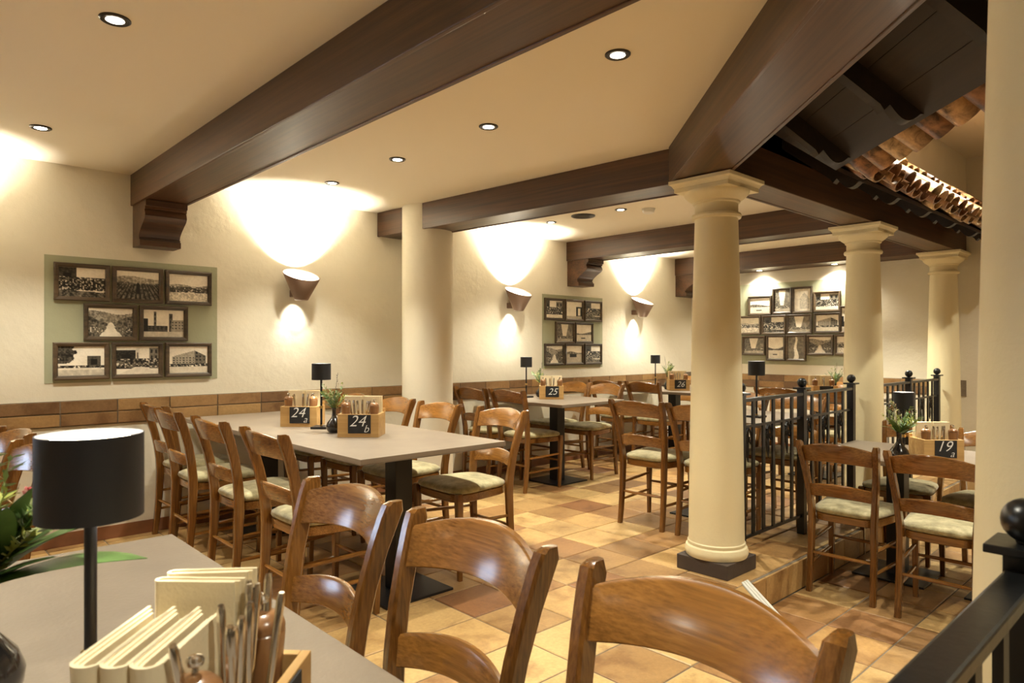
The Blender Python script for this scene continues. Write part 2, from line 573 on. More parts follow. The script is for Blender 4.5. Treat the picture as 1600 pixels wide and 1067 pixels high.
# ------------------------------------------------------------------ ceiling beams
def board_beam(name, label, p0, p1, w, z0, z1, mat, corbel_at=None, side=None):
    """boxed beam: two side boards and a slightly recessed bottom board, from p0 to p1 (centre line)"""
    t = thing(name, label, 'beam', (p0[0], p0[1], z0))
    dx, dy = p1[0] - p0[0], p1[1] - p0[1]
    L = math.hypot(dx, dy)
    a = math.atan2(dy, dx)
    for s in (-1, 1):
        y0, y1 = sorted((s * w / 2, s * (w / 2 - .02)))
        obj('side_board', MB().box(0, L, y0, y1, 0, z1 - z0, .004).mesh('side_board', mat, False), t, (0, 0, 0), (0, 0, a))
    obj('bottom_board', MB().box(0, L, -w / 2 + .0205, w / 2 - .0205, .005, .04).mesh('bottom_board', mat, False), t, (0, 0, 0), (0, 0, a))
    if corbel_at is not None:
        prof = [(0, 0), (.30, 0), (.30, -.035), (.283, -.04), (.283, -.055)]
        for i in range(9):
            u = i / 8
            k_ = max(0, u * 1.3 - .3); prof.append((.268 + .018 * math.sin(PI * min(1, u * 1.9)) - .128 * (k_ * k_ * (3 - 2 * k_)), -.058 - .16 * u))
        prof += [(.150, -.222), (.150, -.234), (.165, -.238), (.165, -.275), (0, -.275)]
        xc = corbel_at
        cw = w - .03
        ring0 = [(xc - cw / 2, YW - p[0], p[1]) for p in prof]
        ring1 = [(xc + cw / 2, YW - p[0], p[1]) for p in prof]
        me = MB().loft([ring0, ring1]).mesh('corbel', 'beam_x', True, 30)
        obj('corbel', me, t, (-p0[0], -p0[1], 0))
    return t
board_beam('ceiling_beam', 'dark stained ceiling beam above the left picture group with an ogee corbel at the wall', (1.36, YW), (1.36, .32), .28, ZB, ZC, 'beam_x', 1.36)
board_beam('ceiling_beam', 'dark stained ceiling beam running from the plain round wall pillar to the nearest full column', (3.245, YW), (3.475, 2.12), .29, ZB, ZC, 'beam_x')
board_beam('ceiling_beam', 'dark stained ceiling beam with corbel above the middle picture group', (5.635, YW), (5.635, 2.11), .285, ZB, ZC, 'beam_x', 5.635)
board_beam('ceiling_beam', 'dark stained ceiling beam against the far wall with corbel in the corner', (7.775, YW), (7.775, 2.11), .385, ZB - .01, ZC, 'beam_x', 7.775)
board_beam('ceiling_beam', 'dark stained beam carried by the row of columns along the railing', (3.30, 1.985), (XB, 1.985), .25, ZB, ZC + .16, 'beam_x')
board_beam('ceiling_beam', 'broad dark beam running diagonally overhead from the nearest full column', (3.40, 2.117), (1.36, .077), .29, ZB, ZC + .16, 'beam_x')

# ------------------------------------------------------------------ columns
def column_profile():
    p = [(.15, .078), (.166, .082), (.173, .10), (.173, .115), (.166, .135), (.156, .142), (.158, .15), (.158, .158), (.153, .163)]
    for i in range(13):
        u = i / 12
        p.append((.152 - .034 * u ** 1.35, .17 + u * 1.785))
    p += [(.120, 1.962), (.133, 1.966), (.137, 1.978), (.133, 1.990), (.121, 1.995), (.118, 2.0), (.118, 2.045), (.128, 2.05), (.130, 2.06)]
    for i in range(7):
        u = i / 6
        p.append((.136 + .044 * math.sin(u * PI / 2), 2.064 + .05 * u))
    p.append((.17, 2.116))
    return p
COL = MB().lathe(column_profile(), 48).mesh('column_shaft', 'column', True, 35)
ABA = MB().box(-.168, .168, -.168, .168, 2.113, 2.137, .003)
rings = []
for hw, z in ((.170, 2.137), (.172, 2.142), (.178, 2.152), (.188, 2.158), (.19, 2.16), (.19, 2.179)):
    rings.append([(-hw, -hw, z), (hw, -hw, z), (hw, hw, z), (-hw, hw, z)])
ABA.loft(rings)
ABA = ABA.mesh('abacus', 'column', False)
PLI = MB().box(-.157, .157, -.157, .157, 0, .08, .004).mesh('plinth', 'plinth', False)
def column(x, y, label, z=0):
    t = thing('column', label, 'column', (x, y, z), 0, 'tuscan columns around the court')
    obj('shaft', COL, t)
    obj('abacus', ABA, t)
    obj('plinth', PLI, t)
    return t
column(3.455, 2.01, 'ivory tuscan column standing on a dark plinth at the start of the far railing')
column(5.62, 2.0, 'ivory tuscan column in the middle of the far black railing')
column(7.74, 2.0, 'ivory tuscan column farthest away at the end of the far railing')
column(1.44, .18, 'ivory column close to the camera cut off by the right edge of the picture')
t = thing('pillar', 'plain round plastered pillar in front of the left wall', 'pillar', (3.30, 4.55, 0))
obj('shaft', MB().lathe([(.207, 0), (.207, ZC)], 48).mesh('pillar_shaft', 'wall', True), t)

# ------------------------------------------------------------------ tiled eaves
TH = math.atan(.82)
def half_tile(r0, r1, L, up=True, n=7):
    m_ = MB()
    rings = []
    for y, r in ((0, r0), (L, r1)):
        outer, inner = [], []
        for i in range(n + 1):
            a = PI * i / n
            c, s_ = math.cos(a), math.sin(a)
            sg = 1 if up else -1
            outer.append((r * c, y, sg * r * s_ * .8))
            inner.append(((r - .011) * c, y, sg * (r - .011) * s_ * .8))
        rings.append(outer + inner[::-1])
    m_.loft(rings)
    return m_
COV = half_tile(.078, .064, .40).mesh('cover_tile', 'roof', True, 50)
PAN = half_tile(.066, .078, .40, False).mesh('pan_tile', 'roof', True, 50)
def rafter_mesh():
    prof = [(.012, 2.525 - .01), (.012, 2.43 - .01)]
    prof += [(.29, 2.43 - .82 * .29), (.305, 2.43 - .82 * .305 - .012), (.325, 2.43 - .82 * .30 + .004), (.325, 2.188)]
    for i in range(9):
        u = i / 8
        prof.append((.328 + .115 * u, 2.188 - .045 * math.sin(u * PI * .95) - .03 * u))
    prof += [(.455, 2.150), (.455, 2.525 - .82 * .455)]
    r0 = [(-.028, p[0], p[1]) for p in prof]
    r1 = [(.028, p[0], p[1]) for p in prof]
    return MB().loft([r0, r1]).mesh('rafter', 'eave', True, 30)
RAF = rafter_mesh()
def eave(label, o, ds, dt, L, phase, over=.575, mitre=True):
    """o: corner on the beam's inner edge, ds along the beam, dt out over the court"""
    e = thing('tiled_eave', label, 'eave', (o[0], o[1], 0))
    ds, dt = Vector((*ds, 0)), Vector((*dt, 0))
    mt = Matrix((( ds.x, dt.x, 0, 0), (ds.y, dt.y, 0, 0), (0, 0, 1, 0), (0, 0, 0, 1)))
    flip = ds.x * dt.y - ds.y * dt.x < 0
    def put(name, me, m4):
        ob = obj(name, me, e)
        ob.matrix_local = m4
        return ob
    # rafters
    s = phase
    while s < L:
        m4 = mt @ Matrix.Translation((s, 0, 0))
        put('rafter', RAF, m4)
        s += .61
    # boards above the rafters
    ts = [0, .12, .24, .355, .47]
    for k in range(4):
        t0, t1 = ts[k] + .001, ts[k + 1] - .001
        a0, a1 = (.414 * t0, .414 * t1) if mitre else (0, 0)
        z0, z1 = 2.525 - .82 * t0, 2.525 - .82 * t1
        lo = [(a0, t0, z0), (L, t0, z0), (L, t1, z1), (a1, t1, z1)]
        hi = [(x, y, z + .024) for x, y, z in lo]
        me = MB().loft([lo, hi]).mesh('board', 'eave', False)
        put('board', me, mt)
    # mission tiles, two courses
    for c, tl in ((0, over), (1, .325)):
        s = .414 * tl + .02
        i = 0
        while s < L:
            for kind in (0, 1):
                ss = s + (.075 if kind else 0)
                zz = 2.525 - .82 * tl + (.128 if kind else .118) + c * .035 + random.uniform(-.009, .009)
                yaw = random.uniform(-.07, .07)
                m4 = mt @ Matrix.Translation((ss, tl + random.uniform(-.022, .022), zz)) @ Matrix.Rotation(PI + yaw, 4, 'Z') @ Matrix.Rotation(TH, 4, 'X')
                put('roof_tile', COV if kind else PAN, m4)
            s += .15
    return e
eave('tiled wooden eave with rafters running behind the columns above the court', (3.347, 1.86), (1, 0), (0, -1), 4.48, .60)
eave('tiled wooden eave with carved rafter tails beside the diagonal beam', (3.347, 1.86), (-s2, -s2), (s2, -s2), 2.35, .36, .625)

# ------------------------------------------------------------------ railings
POST = MB().box(-.024, .024, -.024, .024, 0, .968, .002)
POST = POST.mesh('post', 'iron', False)
CAP = MB().box(-.043, .043, -.043, .043, .964, .976, .002).mesh('post_cap', 'iron', False)
BALL = MB().lathe([(.012, .974), (.014, .982)] + [(.031 * math.sin(PI * (i + 1) / 12), 1.008 - .031 * math.cos(PI * (i + 1) / 12)) for i in range(11)], 24).mesh('ball_finial', 'iron', True)
BAL = MB().box(-.0145, .0145, -.006, .006, .115, .925).mesh('baluster', 'iron', False)
def ornament_mesh():
    m_ = MB()
    for s in (-1, 1):
        pts = [(s * .004, 0, .765), (s * .03, 0, .74), (s * .045, 0, .70), (s * .03, 0, .67), (s * .014, 0, .685), (s * .02, 0, .71)]
        m_.tube(pts, [.007, .008, .008, .007, .006, .004], 6)
        m_.tube([(s * .005, 0, .75), (s * .012, .012, .69), (s * .004, .004, .62), (0, 0, .56)], [.006, .011, .010, .003], 6)
    m_.lathe([(.004, .74), (.013, .75), (.015, .757), (.009, .77), (.003, .775)], 10)
    return m_.mesh('leaf_ornament', 'iron', True, 60)
ORN = ornament_mesh()
def railing(label, y, xs, cat='railing'):
    t = thing('railing', label, cat, (xs[0], y, 0))
    for x in xs:
        p = obj('post', POST, t, (x - xs[0], 0, 0))
        obj('post_cap', CAP, p)
        obj('ball_finial', BALL, p)
    for a, b_ in zip(xs[:-1], xs[1:]):
        if b_ - a > 1.1 and (a, b_) in GAPS:
            continue
        x0, x1 = a - xs[0] + .024, b_ - xs[0] - .024
        obj('handrail', MB().box(x0, x1, -.021, .021, .922, .942, .004).mesh('handrail', 'iron', False), t)
        obj('middle_bar', MB().box(x0, x1, -.008, .008, .768, .782).mesh('middle_bar', 'iron', False), t)
        obj('bottom_bar', MB().box(x0, x1, -.008, .008, .112, .128).mesh('bottom_bar', 'iron', False), t)
        n_ = max(1, round((x1 - x0) / .137) - 1)
        for i in range(n_):
            x = x0 + (x1 - x0) * (i + 1) / (n_ + 1)
            obj('baluster', BAL, t, (x, 0, 0))
        for i in range(0, n_ + 1, 2):
            obj('leaf_ornament', ORN, t, (x0 + (x1 - x0) * (i + .5) / (n_ + 1), 0, 0))
    return t
GAPS = [(5.355, 6.664)]
railing('black wrought iron railing with ball finials between the first and middle column', 1.99, [3.69, 4.51, 5.355])
railing('black wrought iron railing with ball finials beyond the middle column', 1.99, [5.86, 6.664, 7.486])
railing('black iron railing post and handrail close to the camera at the lower right', .2, [-1.3, -.48, .34, 1.165])

# ------------------------------------------------------------------ tables
def table(label, x0, x1, y0, y1, peds, z=0, group='restaurant tables'):
    cx, cy = (x0 + x1) / 2, (y0 + y1) / 2
    t = thing('dining_table', label, 'table', (cx, cy, z), 0, group)
    w, l = (x1 - x0) / 2, (y1 - y0) / 2
    top = obj('table_top', MB().box(-w, w, -l, l, .7345, .757, .0015).mesh('table_top', 'laminate', False), t)
    obj('edge_band', MB().box(-w + .001, w - .001, -l + .001, l - .001, .730, .7343).mesh('edge_band', 'laminate_edge', False), top)
    for py in peds:
        c = obj('pedestal', MB().box(-.05, .05, py - cy - .05, py - cy + .05, .012, .71, .003).mesh('pedestal', 'black', False), t)
        obj('mounting_plate', MB().box(-.2, .2, py - cy - .2, py - cy + .2, .71, .7298).mesh('mounting_plate', 'black', False), c)
        obj('base_plate', MB().box(-.2, .2, py - cy - .2, py - cy + .2, 0, .0125, .003).mesh('base_plate', 'black', False), t)
    return t
table('long taupe table with boxes 24 a and 24 b reaching to the left wall', 1.53, 2.385, 2.60, 4.975, (2.95, 4.55))
table('taupe table with box number 25 between the pillar and the middle picture group', 4.19, 5.05, 3.87, 4.975, (4.33,))
table('taupe table with box number 26 in the far left corner', 6.25, 7.05, 3.85, 4.975, (4.4,))
table('taupe table just behind the first railing panel with a black lamp on it', 4.09, 4.95, 2.06, 3.15, (2.7,))
table('taupe table by the far wall below the large picture group', 6.28, 7.08, 2.25, 3.40, (2.8,))
table('taupe table with box 19 a on the lower floor behind the railing', 4.235, 5.06, .45, 1.845, (.85, 1.45), -STEP)
table('taupe table in the foreground at the lower left corner', -.296, .564, .30, 1.914, (.7, 1.55))

# ------------------------------------------------------------------ chairs
def chair_parts():
    P = {}
    # rear post: side-view path (y, z, depth)
    path = [(-.216, 0, .032), (-.203, .10, .036), (-.190, .25, .042), (-.183, .42, .048), (-.186, .50, .047), (-.197, .59, .045), (-.214, .68, .045), (-.239, .77, .047), (-.262, .835, .051), (-.274, .864, .050), (-.280, .879, .034)]
    for sx in (-1, 1):
        rings = []
        for i, (y, z, d) in enumerate(path):
            a = path[max(i - 1, 0)]
            b_ = path[min(i + 1, len(path) - 1)]
            ty, tz = b_[0] - a[0], b_[1] - a[1]
            L = math.hypot(ty, tz)
            ny, nz = tz / L, -ty / L
            if z == 0 or i >= len(path) - 1:
                ny, nz = 1, 0
            hx = .0155 if i < len(path) - 1 else .011
            x = sx * (.172 - .004 * min(z, .45) / .45 + .040 * max(0, (z - .45) / .43) ** 1.1)
            c = .006
            sec = [(-hx + c, -d / 2), (hx - c, -d / 2), (hx, -d / 2 + c), (hx, d / 2 - c), (hx - c, d / 2), (-hx + c, d / 2), (-hx, d / 2 - c), (-hx, -d / 2 + c)]
            rings.append([(x + p, y + q * ny, z + q * nz) for p, q in sec])
        P['post%d' % sx] = MB().loft(rings).mesh('back_post', 'chair_z', True, 35)
    def rail(zb, zt, archb, archt, yb, lean, bulge, th, name, hw):
        rings = []
        n_ = 16
        for i in range(n_ + 1):
            u = -1 + 2 * i / n_
            x = hw * u
            k = 1 - u * u
            z0, z1 = zb + archb * k, zt + archt * k
            yc = yb - bulge * k
            ring = []
            m_ = (z0 + z1) / 2
            hh = (z1 - z0) / 2
            for p, q in ((-th / 2, -hh + .003), (-th / 2 + .003, -hh), (th / 2 - .003, -hh), (th / 2, -hh + .003), (th / 2, hh - .006), (th / 2 - .005, hh), (-th / 2 + .005, hh), (-th / 2, hh - .006)):
                ring.append((x, yc + p - lean * q, m_ + q))
            rings.append(ring)
        return MB().loft(rings).mesh(name, 'chair_x', True, 40)
    P['crest'] = rail(.758, .846, .014, .034, -.246, .34, .056, .022, 'top_rail', .190)
    P['slat'] = rail(.555, .622, .014, .022, -.199, .20, .044, .018, 'slat', .170)
    # seat frame: trapezoid apron with rounded front
    mb_ = MB()
    def plan(inset, n_=40):
        pts = []
        for i in range(n_):
            a = 2 * PI * i / n_
            c, s_ = math.cos(a), math.sin(a)
            ex = .38
            x = math.copysign(abs(c) ** ex, c)
            y = math.copysign(abs(s_) ** ex, s_)
            wx = (.199 + .028 * y) - inset
            pts.append((x * wx, y * (.203 - inset) + .012 + .012 * (1 - x * x) * (1 if y > 0 else 0)))
        return pts
    rings = []
    for ins, z in ((.012, .412), (.006, .416), (.006, .452), (.012, .456)):
        rings.append([(x, y, z) for x, y in plan(ins)])
    P['seat'] = mb_.loft(rings).mesh('seat_frame', 'chair_x', True, 40)
    rings = []
    for ins, z in ((.02, .4545), (.004, .462), (.0, .472), (.004, .484), (.02, .494), (.05, .501), (.10, .505), (.16, .507)):
        rings.append([(x, y, z) for x, y in plan(ins)])
    P['cushion'] = MB().loft(rings).mesh('cushion', 'cushion', True, 60)
    for sx in (-1, 1):
        rings = []
        for z, w_, y in ((0, .0125, .186), (.2, .015, .190), (.42, .019, .196), (.455, .019, .197), (.463, .016, .197)):
            x = sx * (.196 + .010 * z)
            c = .004
            sec = [(-w_ + c, -w_), (w_ - c, -w_), (w_, -w_ + c), (w_, w_ - c), (w_ - c, w_), (-w_ + c, w_), (-w_, w_ - c), (-w_, -w_ + c)]
            rings.append([(x + p, y + q, z) for p, q in sec])
        P['leg%d' % sx] = MB().loft(rings).mesh('leg', 'chair_z', True, 35)
    def dowel(p, q, r=.0095):
        p, q = Vector(p), Vector(q)
        return MB().tube([p, p.lerp(q, .25), p.lerp(q, .5), p.lerp(q, .75), q], [r * .8, r * 1.05, r * 1.15, r * 1.05, r * .8], 8)
    P['st'] = []
    for sx in (-1, 1):
        for zf, zr in ((.175, .165), (.30, .285)):
            P['st'].append(dowel((sx * .198, .19, zf), (sx * .170, -.192, zr)).mesh('stretcher', 'chair_y', True))
    P['st'].append(dowel((-.197, .188, .24), (.197, .188, .24)).mesh('stretcher', 'chair_x', True))
    P['st'].append(dowel((-.170, -.193, .225), (.170, -.193, .225)).mesh('stretcher', 'chair_x', True))
    return P
CP = chair_parts()
def chair(label, tx, ty, face, group, z=0, dr=0.0):
    """tx: where the top of the back stands; face: +1 looks towards +X, -1 towards -X"""
    t = thing('ladder_back_chair', label, 'chair', (tx + face * .278, ty, z), -face * PI / 2 + R(dr), group)
    obj('back_post', CP['post-1'], t)
    obj('back_post', CP['post1'], t)
    obj('top_rail', CP['crest'], t)
    obj('slat', CP['slat'], t)
    f = obj('seat_frame', CP['seat'], t)
    obj('cushion', CP['cushion'], t)
    obj('leg', CP['leg-1'], t)
    obj('leg', CP['leg1'], t)
    for s in CP['st']:
        obj('stretcher', s, t)
    return t
G24L, G24R = 'chairs along the left side of table 24', 'chairs along the right side of table 24'
chair('wooden chair nearest the camera on the left side of table 24', 1.24, 2.95, 1, G24L)
chair('wooden chair second from the camera on the left side of table 24', 1.24, 3.62, 1, G24L)
chair('wooden chair third from the camera on the left side of table 24', 1.235, 4.28, 1, G24L, dr=-1)
chair('wooden chair closest to the wall on the left side of table 24', 1.29, 4.765, 1, G24L, dr=2)
chair('wooden chair nearest the camera on the right side of table 24', 2.735, 3.02, -1, G24R, dr=-2)
chair('wooden chair second from the camera on the right side of table 24', 2.72, 3.61, -1, G24R)
chair('wooden chair in front of the round pillar on the right side of table 24', 2.765, 4.19, -1, G24R)
chair('wooden chair mostly hidden behind the caddy, right side of the long table near the wall', 2.74, 4.74, -1, G24R)
G25 = 'chairs at table 25'
chair('wooden chair nearer the camera, left side of the table below the middle sconce', 3.955, 4.31, 1, G25)
chair('wooden chair by the wall right beside the round pillar', 3.93, 4.775, 1, G25)
chair('light wooden chair nearer the camera below the middle picture group', 5.347, 4.33, -1, G25)
chair('wooden chair against the wall below the middle picture group', 5.37, 4.78, -1, G25)
G26 = 'chairs at table 26'
chair('wooden chair nearer the camera, left side of the far corner table', 5.87, 4.28, 1, G26)
chair('wooden chair by the wall, left side of the far corner table', 5.83, 4.755, 1, G26)
chair('wooden chair nearer the camera, right side of the far corner table', 7.40, 4.2, -1, G26)
chair('wooden chair deepest in the far left corner of the room', 7.42, 4.72, -1, G26)
G27 = 'chairs at the table behind the first railing panel'
chair('wooden chair left of the nearest column with its whole seat in view', 3.79, 2.83, 1, G27, dr=2)
chair('wooden chair half hidden by the left edge of the nearest column', 3.81, 2.37, 1, G27, dr=2)
chair('light wooden chair facing left behind the first railing panel', 5.13, 2.74, -1, G27)
chair('wooden chair facing left close behind the second railing post', 5.13, 2.28, -1, G27)
G28 = 'chairs at the table by the far wall'
chair('wooden chair seen from behind at the far wall table, farther from the rail', 5.95, 2.85, 1, G28)
chair('wooden chair at the far wall table facing left', 7.42, 2.95, -1, G28)
chair('wooden chair at the far wall table close to the middle column', 5.98, 2.38, 1, G28)
G19 = 'chairs at table 19 on the lower floor'
chair('wooden chair on the lower floor beside the railing step at table 19', 3.895, 1.535, 1, G19, -STEP, 1)
chair('wooden chair on the lower floor partly hidden by the near right column', 3.845, 1.05, 1, G19, -STEP, 1)
chair('wooden chair behind the vase across table 19', 5.40, 1.56, -1, G19, -STEP)
chair('wooden chair right of box 19 a across the table', 5.27, 1.05, -1, G19, -STEP)
GF = 'foreground chairs on the right side of the near table'
chair('foreground wooden chair farthest of the three along the near table', .905, 1.59, -1, GF)
chair('foreground wooden chair in the middle of the three along the near table', .907, 1.08, -1, GF)
chair('large foreground wooden chair cropped by the bottom edge of the picture', .910, .557, -1, GF)
GB = 'chairs at the left edge of the picture'
chair('wooden chair at the left picture edge farther back, behind the near lamp', .45, 3.68, -1, GB, dr=8)
chair('wooden chair at the left picture edge nearer, behind the near lamp', .44, 3.08, -1, GB, dr=8)

# ------------------------------------------------------------------ wall sconces
def sconce(x, label):
    t = thing('wall_sconce', label, 'wall lamp', (x, YW, 1.60), 0, 'bronze wall sconces on the left wall')
    n_ = 40
    yc = -.142
    def ring(rx, ry, z, tilt, oy=0):
        return [(rx * math.cos(2 * PI * i / n_), yc + oy + ry * math.sin(2 * PI * i / n_), z + tilt * ry * math.sin(2 * PI * i / n_)) for i in range(n_)]
    tl = .42
    rings = [ring(.045, .045, 0, 0), ring(.052, .05, .004, 0), ring(.136, .128, .185, tl), ring(.138, .130, .193, tl), ring(.1335, .1255, .195, tl), ring(.1305, .1225, .188, tl), ring(.060, .057, .03, .1), ring(.045, .045, .012, 0)]
    obj('cup', MB().loft(rings).mesh('sconce_cup', 'sconce', True, 50), t)
    obj('liner', MB().loft([ring(.1300, .1220, .187, tl), ring(.0595, .0565, .032, .1), ring(.0575, .0545, .033, .1), ring(.1285, .1205, .187, tl)], caps=False).mesh('sconce_liner', 'liner', True, 60), t)
    obj('diffuser', MB().loft([ring(.0570, .0540, .034, .1), ring(.0570, .0540, .037, .1)]).mesh('sconce_diffuser', 'glow', False), t)
    obj('wall_bracket', MB().box(-.03, .03, -.10, 0, .03, .085, .004).mesh('wall_bracket', 'sconce', False), t)
    spot('uplight', t, (0, yc + .005, .078), SCONCE_UP, 98, .7, (PI - R(8), 0, 0), .03, (1, .96, .85))
    spot('downlight', t, (0, yc + .06, -.004), SCONCE_DOWN, 84, 1.0, (R(30), 0, 0), .02, (1, .96, .85))
    return t
sconce(2.354, 'bronze cup sconce between the left picture group and the pillar')
sconce(4.636, 'bronze cup sconce between the pillar and the middle picture group')
sconce(6.687, 'bronze cup sconce right of the middle picture group')
sconce(.12, 'bronze cup sconce beyond the left edge of the picture')

# ------------------------------------------------------------------ downlights and ceiling fittings
RING = MB().lathe([(.050, 0), (.050, -.004), (.044, -.008), (.030, -.006), (.028, 0)], 32).mesh('trim_ring', 'ring', True, 40)
LENS = MB().lathe([(.0275, -.001), (.0275, -.0055)], 24).mesh('lens', 'bulb', False)
def downlight(x, y, label, z=ZC, e=None, size=100, group='recessed ceiling downlights'):
    t = thing('downlight', label, 'ceiling light', (x, y, z), 0, group)
    obj('trim_ring', RING, t)
    obj('lens', LENS, t)
    spot('beam', t, (0, 0, -.012), DOWNLIGHT if e is None else e, size, .6, (0, 0, 0), .022)
    return t
downlight(.60, 2.66, 'recessed downlight at the upper left corner of the ceiling')
downlight(.615, 4.238, 'recessed downlight near the left wall left of the first beam')
for y, s in ((1.646, 'nearest and largest of the row right of the first beam'), (2.64, 'second of the row right of the first beam'), (3.48, 'third of the row right of the first beam'), (4.29, 'closest to the wall sconce right of the first beam')):
    downlight(2.3 if y > 2 else 2.10, y, 'recessed downlight, ' + s)
downlight(4.494, 4.288, 'recessed downlight left of the round ceiling speaker')
downlight(4.497, 3.493, 'recessed downlight right of the round ceiling speaker')
downlight(4.49, 2.6, 'recessed downlight hidden behind the nearest column capital')
for x, y, s in ((6.6, 4.3, 'over table 26'), (6.85, 2.6, 'over the far wall table')):
    downlight(x, y, 'recessed downlight ' + s, e=75 if y > 4 else 120)
downlight(.6, 1.1, 'recessed downlight above the near table')
downlight(-1.3, 2.6, 'recessed downlight left of the picture')
downlight(-1.3, .9, 'recessed downlight behind the camera on the left')
for y, s in ((3.99, 'left'), (3.10, 'right')):
    downlight(7.86, y, 'small spotlight under the far beam washing the %s part of the picture wall' % s, ZB - .002, 30, 130, 'spotlights under the far beam')
for x, y, s in ((4.6, .7, 'over table 19'), (2.9, -.6, 'over the court near the camera'), (6.6, .4, 'over the far court'), (.6, -1.2, 'over the court behind the camera'), (4.75, 1.2, 'close above the tiled eave'), (6.1, 1.2, 'farther along above the tiled eave')):
    downlight(x, y, 'court ceiling downlight ' + s, ZCC, COURT, 120, 'court ceiling downlights')
t = thing('ceiling_speaker', 'flat round dark ceiling speaker between two downlights', 'speaker', (4.478, 3.888, ZC))
obj('grille', MB().lathe([(.105, 0), (.105, -.006), (.098, -.010), (.03, -.011)], 32).mesh('speaker_grille', 'ring', True), t)
t = thing('smoke_detector', 'small white smoke detector on the ceiling by the nearest column', 'detector', (4.642, 3.322, ZC))
obj('housing', MB().lathe([(.050, 0), (.050, -.018), (.046, -.034), (.028, -.042)], 28).mesh('detector_housing', 'white', True, 35), t)
obj('base', MB().lathe([(.055, 0), (.055, -.010)], 28).mesh('detector_base', 'white', False), t)

